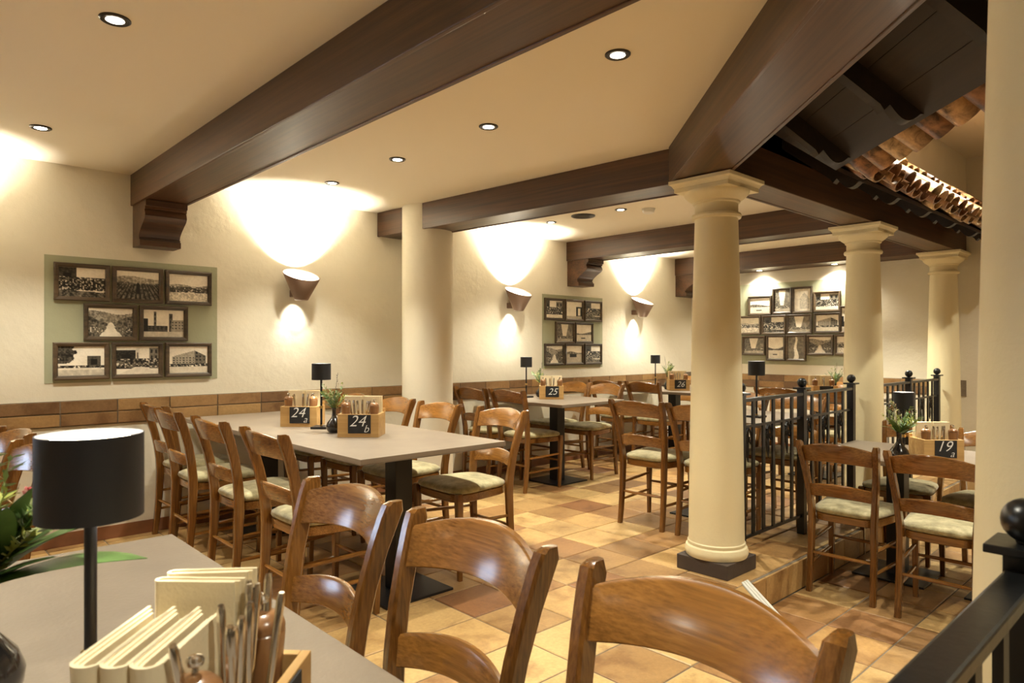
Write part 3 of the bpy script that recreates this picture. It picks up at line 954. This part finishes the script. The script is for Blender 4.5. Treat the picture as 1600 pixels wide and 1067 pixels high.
# ------------------------------------------------------------------ framed photographs
SEP = np.array([1.0, .86, .64])
def canvas(w, h_):
    return np.full((h_, w), .8)
def paint(kind, seed, W, H):
    rg = np.random.default_rng(seed)
    y, x = np.mgrid[0:H, 0:W]
    u, v = x / (W - 1), 1 - y / (H - 1)       # v up
    sm = rg.random((H // 4 + 2, W // 4 + 2))
    def ns(k):
        g = rg.random((max(2, H // k) + 2, max(2, W // k) + 2))
        yi, xi = y / k, x / k
        a, b_ = yi.astype(int), xi.astype(int)
        a, b_ = np.minimum(a, g.shape[0] - 2), np.minimum(b_, g.shape[1] - 2)
        fy, fx = yi - a, xi - b_
        fy, fx = np.clip(fy, 0, 1), np.clip(fx, 0, 1)
        return (g[a, b_] * (1 - fy) * (1 - fx) + g[a + 1, b_] * fy * (1 - fx) + g[a, b_ + 1] * (1 - fy) * fx + g[a + 1, b_ + 1] * fy * fx)
    n1, n2, n3 = ns(2), ns(5), ns(12)
    im = .82 + .10 * n3 - .06 * v
    def hill(y0, amp, lum, f, ph=0):
        line = y0 + amp * np.sin(f * u + ph) + .03 * (n3 - .5)
        m = v < line
        im[m] = (lum + .28 * (n1 - .5) + .12 * (n2 - .5))[m]
    def build(x0, x1, top, lum, rows=3, cols=4, slope=0.0):
        t_ = top + slope * (u - x0)
        m = (u > x0) & (u < x1) & (v < t_) & (v > .2)
        im[m] = lum + .06 * (n1[m] - .5)
        for r_ in range(rows):
            for c_ in range(cols):
                cx_ = x0 + (c_ + .5) * (x1 - x0) / cols
                cy_ = .28 + (r_ + .5) * (top - .3) / rows
                w_ = (np.abs(u - cx_) < .22 * (x1 - x0) / cols) & (np.abs(v - cy_) < .26 * (top - .3) / rows) & m
                im[w_] = lum * .35
    def crowd(v0, v1, dens, lo=.08, hi=.85):
        m = (v > v0) & (v < v1)
        val = np.where(n1 > 1 - dens, lo, np.where(n1 < .22, hi, .35))
        im[m] = (val + .1 * (n2 - .5))[m]
    def road(xc, w0, w1, vt):
        k = np.clip((vt - v) / vt, 0, 1)
        m = (v < vt) & (np.abs(u - xc) < w0 + (w1 - w0) * k)
        im[m] = (.78 + .08 * (n2 - .5))[m]
    def tree(cx_, cy_, r):
        m = ((u - cx_) ** 2 * (W / H) ** 2 + (v - cy_) ** 2) < (r * (.7 + .6 * n2)) ** 2
        im[m] = (.10 + .22 * n1)[m]
    if kind == 'crowd':
        build(0, .38, .98, .22, 1, 1)
        crowd(.22, .66, .5)
        hill(.2, .02, .3, 6)
    elif kind == 'field':
        hill(.78, .04, .5, 5); hill(.58, .02, .32, 9)
        rows_ = (np.abs((u - .5) / (1.02 - v + .05) * 9 % 1 - .5) < .2) & (v < .55)
        im[rows_] = .16
        m = (np.abs(u - .5) < .03) & (v < .58) & (v > .2); im[m] = .06
    elif kind == 'panorama':
        hill(.60, .04, .55, 7); crowd(.34, .55, .45, .2); hill(.30, .05, .72, 3); tree(.42, .40, .08)
    elif kind == 'street':
        hill(.84, .06, .48, 5, 1.2); hill(.60, .12, .30, 6, 2); road(.5, .03, .26, .5); crowd(.15, .34, .25); road(.5, .03, .22, .44)
    elif kind == 'towers':
        build(.26, .32, .92, .35, 4, 1); build(.62, .72, .86, .28, 3, 1); build(.68, 1, .62, .55, 3, 4); build(.1, .6, .42, .25, 2, 5); build(0, .12, .66, .12, 1, 1)
        m = v < .2; im[m] = (.7 + .1 * (n2 - .5))[m]
    elif kind == 'gate':
        tree(.14, .75, .32); build(.62, .92, .68, .26, 1, 1); road(.55, .2, .8, .34); crowd(.26, .36, .4); m = v < .2; im[m] = (.68 + .15 * (n2 - .5))[m]
    elif kind == 'market':
        build(0, .45, .86, .16, 1, 1); build(.45, .55, .95, .75, 1, 1); build(.78, 1, .95, .4, 3, 2); crowd(.24, .56, .42); road(.55, .12, .5, .26)
    elif kind == 'palazzo':
        build(.08, .66, .62, .55, 4, 7, .38); build(.66, .95, .84, .35, 4, 3, -.7); crowd(.24, .36, .5); m = v < .24; im[m] = (.74 + .1 * (n2 - .5))[m]
    elif kind == 'people':
        build(0, .22, .98, .25, 1, 1); build(.6, 1, .95, .4, 2, 2); crowd(.2, .62, .48); road(.5, .2, .5, .2)
    elif kind == 'doorway':
        m = (u > .62) & (v < .72) & (v > .15); im[m] = .12
        m = (u > .74) & (v < .62) & (v > .2) & (u < .9); im[m] = .85
        m = v < .16; im[m] = (.6 + .1 * (n2 - .5))[m]
    elif kind == 'water':
        hill(.52, .06, .30, 4, rg.random() * 6); m = v < .4; im[m] = (.72 + .1 * (n2 - .5))[m]; m = (np.abs(u - .45) < .14) & (np.abs(v - .2) < .03); im[m] = .12
    elif kind == 'horses':
        hill(.62, .04, .4, 6); m = v < .5; im[m] = (.62 + .1 * (n2 - .5))[m]
        for cx_ in (.3, .45, .58):
            m = (np.abs(u - cx_) < .07) & (np.abs(v - .42) < .10); im[m] = .15
    elif kind == 'alley':
        m = u < .34 - .15 * (v - .5); im[m] = (.2 + .25 * n1)[m]
        m = u > .62 + .2 * (v - .5); im[m] = (.28 + .25 * n2)[m]
        m = v < .22; im[m] = (.6 + .2 * (n2 - .5))[m]; crowd(.16, .3, .3)
    elif kind == 'waterfall':
        im[:] = .30 + .2 * n2
        m = np.abs(u - .5 - .04 * np.sin(9 * v)) < .06 + .10 * (1 - v) ** 2; im[m] = (.85 + .1 * (n1 - .5))[m]
    elif kind == 'arcade':
        im[:] = .72 + .1 * n2
        m = (np.abs(u - .62) < .30) & (v < .55 + .3 * (1 - np.abs(u - .62) / .3)) & (v > .1); im[m] = (.48 + .2 * n1)[m]
    im = np.clip((im - .5) * 1.25 + .52 + .08 * (n1 - .5), .03, .97)
    return im
PRE = {}
def picture(x, z, kind, seed, label, group, wall='left', y=0, w=.305, hgt=.235, tilt=0):
    if wall == 'left':
        t = thing('framed_photograph', label, 'picture', (x, YW - .003, z), 0, group)
    else:
        t = thing('framed_photograph', label, 'picture', (XB - .003, y, z), -PI / 2, group)
    fw = .026
    key = (w, hgt)
    if key not in PRE:
        mb_ = MB()
        prof = [(0, 0), (0, -.020), (.006, -.024), (.018, -.021), (fw, -.014), (fw, 0)]
        rings = []
        for sx, sz in ((-1, -1), (1, -1), (1, 1), (-1, 1), (-1, -1)):
            rings.append([(sx * (w / 2 - p), q, sz * (hgt / 2 - p)) for p, q in prof])
        mb_.loft(rings, caps=False)
        PRE[key] = mb_.mesh('frame', 'frame', False)
    obj('frame', PRE[key], t)
    iw, ih = w - 2 * fw + .004, hgt - 2 * fw + .004
    W_, H_ = (66, 48) if w > hgt else (46, 66)
    im = paint(kind, seed, W_, H_)
    vs_ = [(-iw / 2 + iw * i / (W_ - 1), -.008, ih / 2 - ih * j / (H_ - 1)) for j in range(H_) for i in range(W_)]
    fs = [(j * W_ + i, (j + 1) * W_ + i, (j + 1) * W_ + i + 1, j * W_ + i + 1) for j in range(H_ - 1) for i in range(W_ - 1)]
    me = bpy.data.meshes.new('print')
    me.from_pydata(vs_, [], fs)
    at_ = me.color_attributes.new('print', 'FLOAT_COLOR', 'POINT')
    lum = (im ** 1.7).reshape(-1, 1)
    col = np.concatenate([lum * SEP ** (1.15 - .5 * lum), np.ones((len(lum), 1))], 1).astype(np.float32)
    at_.data.foreach_set('color', col.ravel())
    me.materials.append(M['photo'])
    p = obj('photo_print', me, t)
    obj('backing', MB().box(-iw / 2, iw / 2, -.007, 0, -ih / 2, ih / 2).mesh('backing', 'frame', False), t)
    return t
GP1, GP2, GP3 = 'framed photographs on the left green panel', 'framed photographs on the middle green panel', 'framed photographs on the far wall'
for x, z, k, lab in ((.945, 1.655, 'crowd', 'sepia photo of a crowd at work, top left of the left picture group'),
                     (1.264, 1.655, 'field', 'sepia photo of a ploughed field, top middle of the left picture group'),
                     (1.583, 1.655, 'panorama', 'sepia town panorama, top right of the left picture group'),
                     (1.104, 1.405, 'street', 'sepia hill road photo, left of the middle row in the left picture group'),
                     (1.423, 1.405, 'towers', 'sepia photo of two towers, right of the middle row in the left picture group'),
                     (.940, 1.157, 'gate', 'sepia photo of a gate and tree, bottom left of the left picture group'),
                     (1.261, 1.157, 'market', 'sepia street market photo, bottom middle of the left picture group'),
                     (1.583, 1.157, 'palazzo', 'sepia photo of a large palace, bottom right of the left picture group')):
    picture(x, z, k, int(x * 1000), lab, GP1)
for x, z, k, lab in ((5.291, 1.646, 'people', 'sepia street figure photo, top left of the middle picture group'),
                     (5.608, 1.646, 'doorway', 'sepia photo of a dark doorway, top middle of the middle picture group'),
                     (5.927, 1.646, 'crowd', 'sepia crowd photo, top right of the middle picture group'),
                     (5.458, 1.398, 'alley', 'sepia alley photo, left of the middle row in the middle picture group'),
                     (5.771, 1.398, 'water', 'sepia pond photo, right of the middle row in the middle picture group'),
                     (5.291, 1.162, 'street', 'sepia country road photo, bottom left of the middle picture group'),
                     (5.608, 1.162, 'horses', 'sepia photo of animals in a field, bottom middle of the middle picture group'),
                     (5.927, 1.162, 'crowd', 'sepia group portrait, bottom right of the middle picture group')):
    picture(x, z, k, int(x * 777), lab, GP2)
for y, z, k, por, lab in ((4.034, 1.752, 'water', 0, 'pale sepia river photo at the upper left of the far wall group'),
                          (3.75, 1.795, 'alley', 1, 'upright sepia alley photo in the top row of the far wall group'),
                          (3.506, 1.797, 'arcade', 1, 'upright pale sepia arcade photo in the top row of the far wall group'),
                          (3.223, 1.764, 'people', 0, 'sepia photo of seated people at the top right of the far wall group'),
                          (4.171, 1.512, 'panorama', 0, 'sepia hillside town photo at the left of the far wall middle row'),
                          (3.856, 1.512, 'crowd', 0, 'sepia festival crowd photo second in the far wall middle row'),
                          (3.544, 1.512, 'alley', 0, 'sepia lane photo third in the far wall middle row'),
                          (3.22, 1.518, 'palazzo', 0, 'sepia house photo fourth in the far wall middle row'),
                          (4.114, 1.259, 'alley', 0, 'sepia steps photo at the left of the far wall bottom row'),
                          (3.831, 1.23, 'water', 1, 'upright sepia boat photo in the far wall bottom row'),
                          (3.584, 1.23, 'waterfall', 1, 'upright dark sepia waterfall photo in the far wall bottom row'),
                          (3.303, 1.265, 'street', 0, 'sepia village photo fourth in the far wall bottom row'),
                          (2.985, 1.268, 'panorama', 0, 'sepia landscape photo cut off by the middle column in the far wall bottom row'),
                          (2.965, 1.55, 'towers', 1, 'sepia photo mostly hidden by the middle column in the far wall middle row')):
    picture(0, z, k, int(y * 913), lab, GP3, 'back', y, *((.24, .312) if por else (.305, .235)))

# ------------------------------------------------------------------ table lamps
def lamp_parts():
    P = {}
    n_ = 36
    P['shade'] = MB().lathe([(.056, 0), (.056, .098), (.0545, .098), (.0545, 0)], n_, caps=False)
    P['shade'].f += [tuple(((3 * n_ + i), (3 * n_ + (i + 1) % n_), (i + 1) % n_, i)) for i in range(n_)]
    P['shade'] = P['shade'].mesh('lamp_shade', 'shade', True, 40)
    P['diff'] = MB().lathe([(.0543, .086), (.0543, .090)], n_).mesh('diffuser', 'shade_in', False)
    P['stem'] = MB().lathe([(.0068, 0), (.0068, .335)], 12).mesh('stem', 'black', True)
    P['base'] = MB().box(-.05, .05, -.05, .05, 0, .014, .002).mesh('lamp_base', 'black', False)
    P['knob'] = MB().lathe([(.004, .118), (.010, .121), (.0125, .128), (.010, .135), (.004, .138)], 16).mesh('brass_ring', 'brass', True)
    P['collar'] = MB().lathe([(.0085, .014), (.0085, .024)], 12).mesh('collar', 'brass', True)
    return P
LP = lamp_parts()
def lamp(label, x, y, z, rz=0.0):
    t = thing('table_lamp', label, 'lamp', (x, y, z), rz, 'black cordless table lamps')
    s = obj('lamp_shade', LP['shade'], t, (0, 0, .292))
    obj('diffuser', LP['diff'], s)
    obj('stem', LP['stem'], t, (0, 0, .012))
    obj('lamp_base', LP['base'], t)
    obj('touch_knob', LP['knob'], t)
    obj('collar', LP['collar'], t)
    l = bpy.data.lights.new('lamp_glow', 'POINT')
    l.energy = LAMP
    l.color = WARM
    l.shadow_soft_size = .02
    lo = bpy.data.objects.new('lamp_glow', l)
    C.objects.link(lo)
    lo.location = (0, 0, .292 + .115)
    lo.parent = t
    l2 = bpy.data.lights.new('lamp_pool', 'SPOT')
    l2.energy = LAMP * 2.2
    l2.color = WARM
    l2.spot_size = R(120)
    l2.spot_blend = .5
    l2.shadow_soft_size = .02
    lo2 = bpy.data.objects.new('lamp_pool', l2)
    C.objects.link(lo2)
    lo2.location = (.02, 0, .292 + .04)
    lo2.parent = t
    return t
TZ = .757
lamp('black table lamp in the foreground at the lower left', .183, .924, TZ, R(10))
lamp('black table lamp between the boxes 24 a and 24 b', 1.945, 3.76, TZ, R(45))
lamp('black table lamp on table 25', 4.56, 4.68, TZ)
lamp('black table lamp on table 26', 6.68, 4.68, TZ)
lamp('black table lamp seen above the railing right of the nearest column', 4.454, 2.282, TZ)
lamp('black table lamp behind the flowers on table 19', 4.475, 1.364, TZ - STEP)

# ------------------------------------------------------------------ caddies with napkins, cutlery and mills
def text_mesh(s, size):
    cu = bpy.data.curves.new('chalk_text', 'FONT')
    cu.body = s
    cu.size = size
    cu.shear = .35
    cu.extrude = .0004
    cu.offset = -.0006
    cu.resolution_u = 4
    to = bpy.data.objects.new('tmp_text', cu)
    C.objects.link(to)
    dg = bpy.context.evaluated_depsgraph_get()
    me = bpy.data.meshes.new_from_object(to.evaluated_get(dg))
    bpy.data.objects.remove(to)
    me.materials.clear()
    me.materials.append(M['chalk'])
    return me
# box 0.235 wide, 0.165 deep, front at -y
BXW, BXD, BXH = .225, .165, .125
PANEL = {
    'front': MB().box(-BXW / 2, BXW / 2, -BXD / 2, -BXD / 2 + .012, 0, BXH, .0015).mesh('front_panel', 'boxwood', False),
    'back': MB().box(-BXW / 2, BXW / 2, BXD / 2 - .012, BXD / 2, 0, BXH + .02, .0015).mesh('back_panel', 'boxwood', False),
    'side': MB().box(-.006, .006, -BXD / 2 + .0125, BXD / 2 - .0125, 0, BXH, .0015).mesh('side_panel', 'boxwood', False),
    'div': MB().box(-BXW / 2 + .0125, BXW / 2 - .0125, .010, .018, .006, BXH - .01).mesh('divider', 'boxwood', False),
    'bot': MB().box(-BXW / 2 + .0125, BXW / 2 - .0125, -BXD / 2 + .0125, BXD / 2 - .0125, 0, .006).mesh('bottom_panel', 'boxwood', False),
    'sign': MB().box(-.062, .062, -.0015, .0015, -.05, .05, .0005).mesh('chalkboard_sign', 'board', False)}
MILL = MB().lathe([(.020, 0), (.021, .006), (.0225, .05), (.0255, .085), (.026, .092), (.0245, .094)], 24).mesh('mill_body', 'millwood', True, 35)
MILLT = MB().lathe([(.0255, .0945), (.026, .098), (.0235, .106), (.016, .113), (.006, .116)], 24).mesh('mill_head', 'millwood', True, 35)
MILLK = MB().lathe([(.003, .115), (.003, .123), (.0075, .126), (.0085, .130), (.0065, .1335), (.002, .135)], 16).mesh('mill_knob', 'steel', True, 40)
def cutlery_mesh():
    rings = []
    for z, w_, d in ((0, .004, .0014), (.06, .0038, .002), (.12, .0048, .0034), (.19, .0062, .0044), (.212, .0062, .0044), (.219, .0042, .0030)):
        rings.append([(w_ * math.cos(2 * PI * i / 10), d * math.sin(2 * PI * i / 10), z) for i in range(10)])
    return MB().loft(rings).mesh('cutlery', 'steel', True, 60)
CUT = cutlery_mesh()
def napkin_mesh(L, w_, z0, z1, layers=2, droop=.0):
    """paper napkin folded in a U (seen from above), standing on edge; fold at -x"""
    mb_ = MB()
    for k in range(layers):
        r = w_ / 2 - k * .0035
        if r < .002:
            break
        th = .0017
        pts = []
        for i in range(7):
            pts.append((L / 2 - i * (L - w_) / 6 - k * .004, r))
        for i in range(1, 8):
            a = PI / 2 + PI * i / 8
            pts.append((-L / 2 + w_ / 2 + r * math.cos(a), r * math.sin(a)))
        for i in range(7):
            pts.append((-L / 2 + w_ / 2 + i * (L - w_) / 6 - k * .004, -r))
        def off(d):
            o_ = []
            for i, p in enumerate(pts):
                a = pts[max(i - 1, 0)]
                b_ = pts[min(i + 1, len(pts) - 1)]
                tx, ty = b_[0] - a[0], b_[1] - a[1]
                l_ = math.hypot(tx, ty) or 1
                o_.append((p[0] - ty / l_ * d, p[1] + tx / l_ * d))
            return o_
        A, B = off(th), off(-th)
        loop = A + B[::-1]
        zt = z1 - k * .002
        mb_.loft([[(x, y, z0) for x, y in loop], [(x * (1 - droop) , y, z0 + (zt - z0) * .6) for x, y in loop], [(x, y * (1 + .25 * droop), zt + droop * .25 * x) for x, y in loop]])
    return mb_.mesh('folded_napkin', 'napkin', True, 50)
NAPT = napkin_mesh(.10, .016, .007, .215)
NAPB = napkin_mesh(.097, .013, .007, .232, 3)
NAPL = napkin_mesh(.135, .027, .007, .208, 3, .10)
def place(name, label, cat, meshes, x, y, z, rz, group, rx=0, ry=0):
    t = thing(name, label, cat, (x, y, z), 0, group)
    t.rotation_euler = (rx, ry, rz)
    for nm, me in meshes:
        obj(nm, me, t)
    return t
def caddy(which, x, y, z, rz, text=None, ncut=6, near=False, sub=None):
    t = thing('table_caddy', 'pine caddy box %s' % which, 'box', (x, y, z), rz, 'pine table caddies')
    obj('front_panel', PANEL['front'], t)
    obj('back_panel', PANEL['back'], t)
    for s in (-1, 1):
        obj('side_panel', PANEL['side'], t, (s * (BXW / 2 - .006), 0, 0))
    if not near:
        obj('divider', PANEL['div'], t)
    obj('bottom_panel', PANEL['bot'], t)
    sg = obj('chalkboard_sign', PANEL['sign'], t, (.008, -BXD / 2 - .0016, .072))
    if text:
        me = text_mesh(text, .086)
        l_ = obj('chalk_lettering', me, sg, (-.056 if sub else -.043, -.0016, -.012 if sub else -.028), (PI / 2, 0, 0))
        l_['label'] = 'white chalk number ' + text
        if sub:
            l2 = obj('chalk_lettering', text_mesh(sub, .058), sg, (.022, -.0016, -.044), (PI / 2, 0, 0))
            l2['label'] = 'white chalk letter ' + sub
    mat = Matrix.Translation((x, y, z)) @ Matrix.Rotation(rz, 4, 'Z')
    def w(px, py, pz):
        v = mat @ Vector((px, py, pz))
        return v.x, v.y, v.z
    for s, nm in ((-1, 'left'), (1, 'right')):
        px, py, pz = w(s * .078, -.036, .07)
        place('pepper_mill' if s < 0 else 'salt_mill', 'turned wooden mill at the %s front of the caddy %s' % (nm, which), 'mill', [('mill_body', MILL), ('mill_head', MILLT), ('mill_knob', MILLK)], px, py, pz, rz, 'wooden mills in the caddies')
        # small riser block under the mill
        obj('mill_block', MB().box(s * .078 - .024, s * .078 + .024, -.062, -.010, .006, .07).mesh('mill_block', 'boxwood', False), t)
    rg = random.Random(hash(which) % 1000 if False else len(which) * 7 + int(abs(x) * 100))
    for k in range(ncut):
        px, py, pz = w((-.052 + .104 * (k + .5) / ncut) if near else (-.040 + .080 * (k + .5) / ncut), (-.046 + rg.uniform(-.014, .014)) if near else (-.032 + rg.uniform(-.026, .026)), .010)
        c_ = place('cutlery', 'steel cutlery handle standing in the caddy %s' % which, 'cutlery', [('handle', CUT)], px, py, pz, rz + rg.uniform(-.3, .3), 'cutlery in the caddy %s' % which, rg.uniform(-.10, .16), (-.20 + .40 * (k + .5) / ncut) + rg.uniform(-.08, .08))
        if not near:
            c_.scale = (1, 1, .86)
    if near:
        for k in range(3):
            px, py, pz = w(-.042, -.002 + k * .0275, 0)
            place('folded_napkin', 'low looped cream napkin, number %s from the cutlery in the near caddy' % ('one', 'two', 'three')[k], 'napkin', [('folded_sheet', NAPL)], px, py, pz, rz, 'napkins in the near caddy')
        for k in range(2):
            px, py, pz = w(.046 + k * .030, .0215, 0)
            place('folded_napkin', 'tall cream napkin standing %s in the near caddy' % ('nearer the cutlery', 'at the far end')[k], 'napkin', [('folded_sheet', NAPB)], px, py, pz, rz - PI / 2 + .12 * k, 'napkins in the near caddy')
    else:
        for k in range(4):
            px, py, pz = w(-.052 if k < 2 else .052, .032 + (k % 2) * .022, 0)
            place('folded_napkin', 'cream folded napkin standing %s %s of the caddy %s' % (('front', 'back')[k % 2], ('left', 'right')[k // 2], which), 'napkin', [('folded_sheet', NAPT)], px, py, pz, rz, 'napkins in the caddies')
    return t
A45 = R(-45)
caddy('marked 24 a', 1.935, 3.98, TZ, A45, '24', 5, sub='a')
caddy('marked 24 b', 1.955, 3.31, TZ, A45, '24', 6, sub='b')
caddy('under the middle picture group', 4.625, 4.41, TZ, A45, '25', 4)
caddy('in the far corner', 6.55, 4.285, TZ, A45, '26', 4)
caddy('on the far wall table', 6.50, 2.68, TZ, A45, None, 4)
caddy('on the lower floor', 4.53, 1.21, TZ - STEP, A45, '19', 6, sub='a')
caddy('in the foreground', .246, .746, TZ, R(45), None, 11, True)

# ------------------------------------------------------------------ vases with flowers
VASE = MB().lathe([(.020, 0), (.032, .004), (.043, .022), (.045, .038), (.038, .058), (.022, .078), (.0125, .094), (.0105, .115), (.0115, .136), (.013, .142), (.0105, .142), (.009, .12)], 28).mesh('vase_body', 'vase', True, 50)
def leaf_mesh(L, w_, bend, mat):
    rings = []
    n_ = 8
    vs_, fs = [], []
    for i in range(n_ + 1):
        u = i / n_
        ww = w_ * math.sin(PI * min(1, u * .93 + .07)) ** .8 + .0004
        zc = L * (u - bend * .35 * u * u)
        yc = bend * L * .62 * u * u
        for k, s in enumerate((-1, -.5, 0, .5, 1)):
            vs_.append((s * ww, yc + .18 * ww * (abs(s)) - .0, zc))
    for i in range(n_):
        for k in range(4):
            fs.append((i * 5 + k, i * 5 + k + 1, (i + 1) * 5 + k + 1, (i + 1) * 5 + k))
    m_ = MB().add(vs_, fs)
    back = [(x, y - .0008, z) for x, y, z in vs_]
    m_.add(back, [f[::-1] for f in fs])
    return m_.mesh('leaf', mat, True, 80)
LEAVES = [leaf_mesh(.19, .027, .50, 'leaf'), leaf_mesh(.17, .024, .75, 'leaf2'), leaf_mesh(.14, .022, .35, 'leaf')]
SMALL = [leaf_mesh(.07, .006, .5, 'leaf'), leaf_mesh(.06, .006, .7, 'leaf2'), leaf_mesh(.055, .0045, .4, 'sprig')]
def sprig_mesh(seed, L, mat, n_=26, spread=.016, lw=.0034, ll=.016):
    rg = random.Random(seed)
    m_ = MB()
    lean = rg.uniform(-.15, .15), rg.uniform(-.15, .15)
    pts = [(lean[0] * L * u * u, lean[1] * L * u * u, L * u) for u in (0, .33, .66, 1)]
    m_.tube(pts, [.0016, .0014, .0011, .0006], 5)
    for k in range(n_):
        u = .3 + .7 * k / n_
        bx, by, bz = lean[0] * L * u * u, lean[1] * L * u * u, L * u
        a = rg.uniform(0, 2 * PI)
        l_ = ll * rg.uniform(.7, 1.3)
        dx, dy, dz = math.cos(a) * l_, math.sin(a) * l_, l_ * rg.uniform(.2, .9)
        px, py = -math.sin(a) * lw, math.cos(a) * lw
        m_.add([(bx, by, bz), (bx + dx * .5 + px, by + dy * .5 + py, bz + dz * .5), (bx + dx, by + dy, bz + dz), (bx + dx * .5 - px, by + dy * .5 - py, bz + dz * .5 + .001)], [(0, 1, 2), (0, 2, 3)])
    return m_.mesh('sprig', mat, True, 60)
SPR = [sprig_mesh(1, .13, 'sprig'), sprig_mesh(2, .15, 'leaf', 30), sprig_mesh(3, .17, 'leaf2', 26), sprig_mesh(4, .20, 'dry', 16, lw=.002, ll=.011), sprig_mesh(5, .22, 'stem', 14, lw=.0022, ll=.010)]
def blossom_mesh(r, mat, seed):
    rg = random.Random(seed)
    m_ = MB()
    for k in range(46):
        a, b_ = rg.uniform(0, 2 * PI), math.acos(rg.uniform(-.6, 1))
        d = Vector((math.sin(b_) * math.cos(a), math.sin(b_) * math.sin(a), math.cos(b_)))
        s = Vector((-math.sin(a), math.cos(a), 0)) * r * .22
        p = d * r * rg.uniform(.8, 1.1)
        m_.add([d * r * .2, p * .8 + s, p, p * .8 - s], [(0, 1, 2, 3)])
    return m_.mesh('blossom', mat, True, 80)
BLO = [blossom_mesh(.020, 'dry', 1), blossom_mesh(.009, 'pink', 2), blossom_mesh(.012, 'sprig', 3)]
def vase(label, x, y, z, kind, seed, s=1.0):
    t = thing('flower_vase', label, 'vase', (x, y, z), 0, 'black bud vases with greenery')
    t.scale = (s, s, s)
    obj('vase_body', VASE, t)
    rg = random.Random(seed)
    def stick(name, me, tilt, az, zb=.125, sc=1.0):
        o = obj(name, me, t, (0, 0, zb))
        o.rotation_euler = (Matrix.Rotation(az, 4, 'Z') @ Matrix.Rotation(-tilt, 4, 'X')).to_euler()
        o.scale = (sc, sc, sc)
        return o
    if kind == 'big':
        for k, (tl, az) in enumerate(((.75, -2.25), (.15, -2.0), (.45, -2.9), (.62, -1.9), (.6, .6), (.85, 2.6), (.35, 1.2), (.7, -.9), (.3, -2.4), (.55, 2.9), (.25, -1.3), (.95, -2.5), (1.1, -2.05))):
            stick('leaf', LEAVES[k % 3], tl, az, .13, (.85 if k % 2 else 1.0) * (1 if s > 1.25 else .62))
        for k in range(26):
            stick('sprig', SPR[(0, 0, 1, 2)[k % 4]], rg.uniform(.1, .75), rg.uniform(-PI, PI), .125, rg.uniform(.7, 1.0))
        for k, (tl, az, L) in enumerate(((.25, .8, .13), (.45, -2.2, .12), (.2, .3, .15))):
            o = stick('flower_stem', SPR[3], tl, az, .125, L / .20)
            obj('blossom', BLO[0 if k != 1 else 1], o, (0, 0, .20))
    else:
        for k in range(20):
            stick('sprig', SPR[(0, 1, 1, 2)[k % 4]], rg.uniform(.05, .6), rg.uniform(-PI, PI), .125, rg.uniform(.65, 1.05))
        for k in range(3):
            stick('leaf', SMALL[k], rg.uniform(.5, 1.0), rg.uniform(-PI, PI), .13, 1.3)
        stick('flower_stem', SPR[4], .08, rg.uniform(-PI, PI), .125, 1.0)
        o = stick('flower_stem', SPR[3], .3, rg.uniform(-PI, PI), .125, .8)
        obj('blossom', BLO[2], o, (0, 0, .2))
    return t
vase('black vase with large leaves and dried flowers at the left edge in the foreground', .095, 1.165, TZ, 'big', 3, 1.27)
vase('black bud vase with green sprigs between the lamp and box 24 b', 1.905, 3.53, TZ, 'bush', 4)
vase('black bud vase with sprigs in front of the middle picture group', 4.70, 4.63, TZ, 'bush', 5)
vase('black bud vase with tall sprigs on the far corner table', 6.62, 4.47, TZ, 'bush', 6, 1.1)
vase('black bud vase with green sprigs at the right edge of the nearest column', 4.30, 2.36, TZ, 'bush', 7)
vase('black bud vase with sprigs beside the caddy on the far wall table', 6.66, 2.62, TZ, 'bush', 8)
vase('black bulbous vase with long leaves and yellow sprigs on table 19', 4.27, 1.325, TZ - STEP, 'big', 9, 1.22)
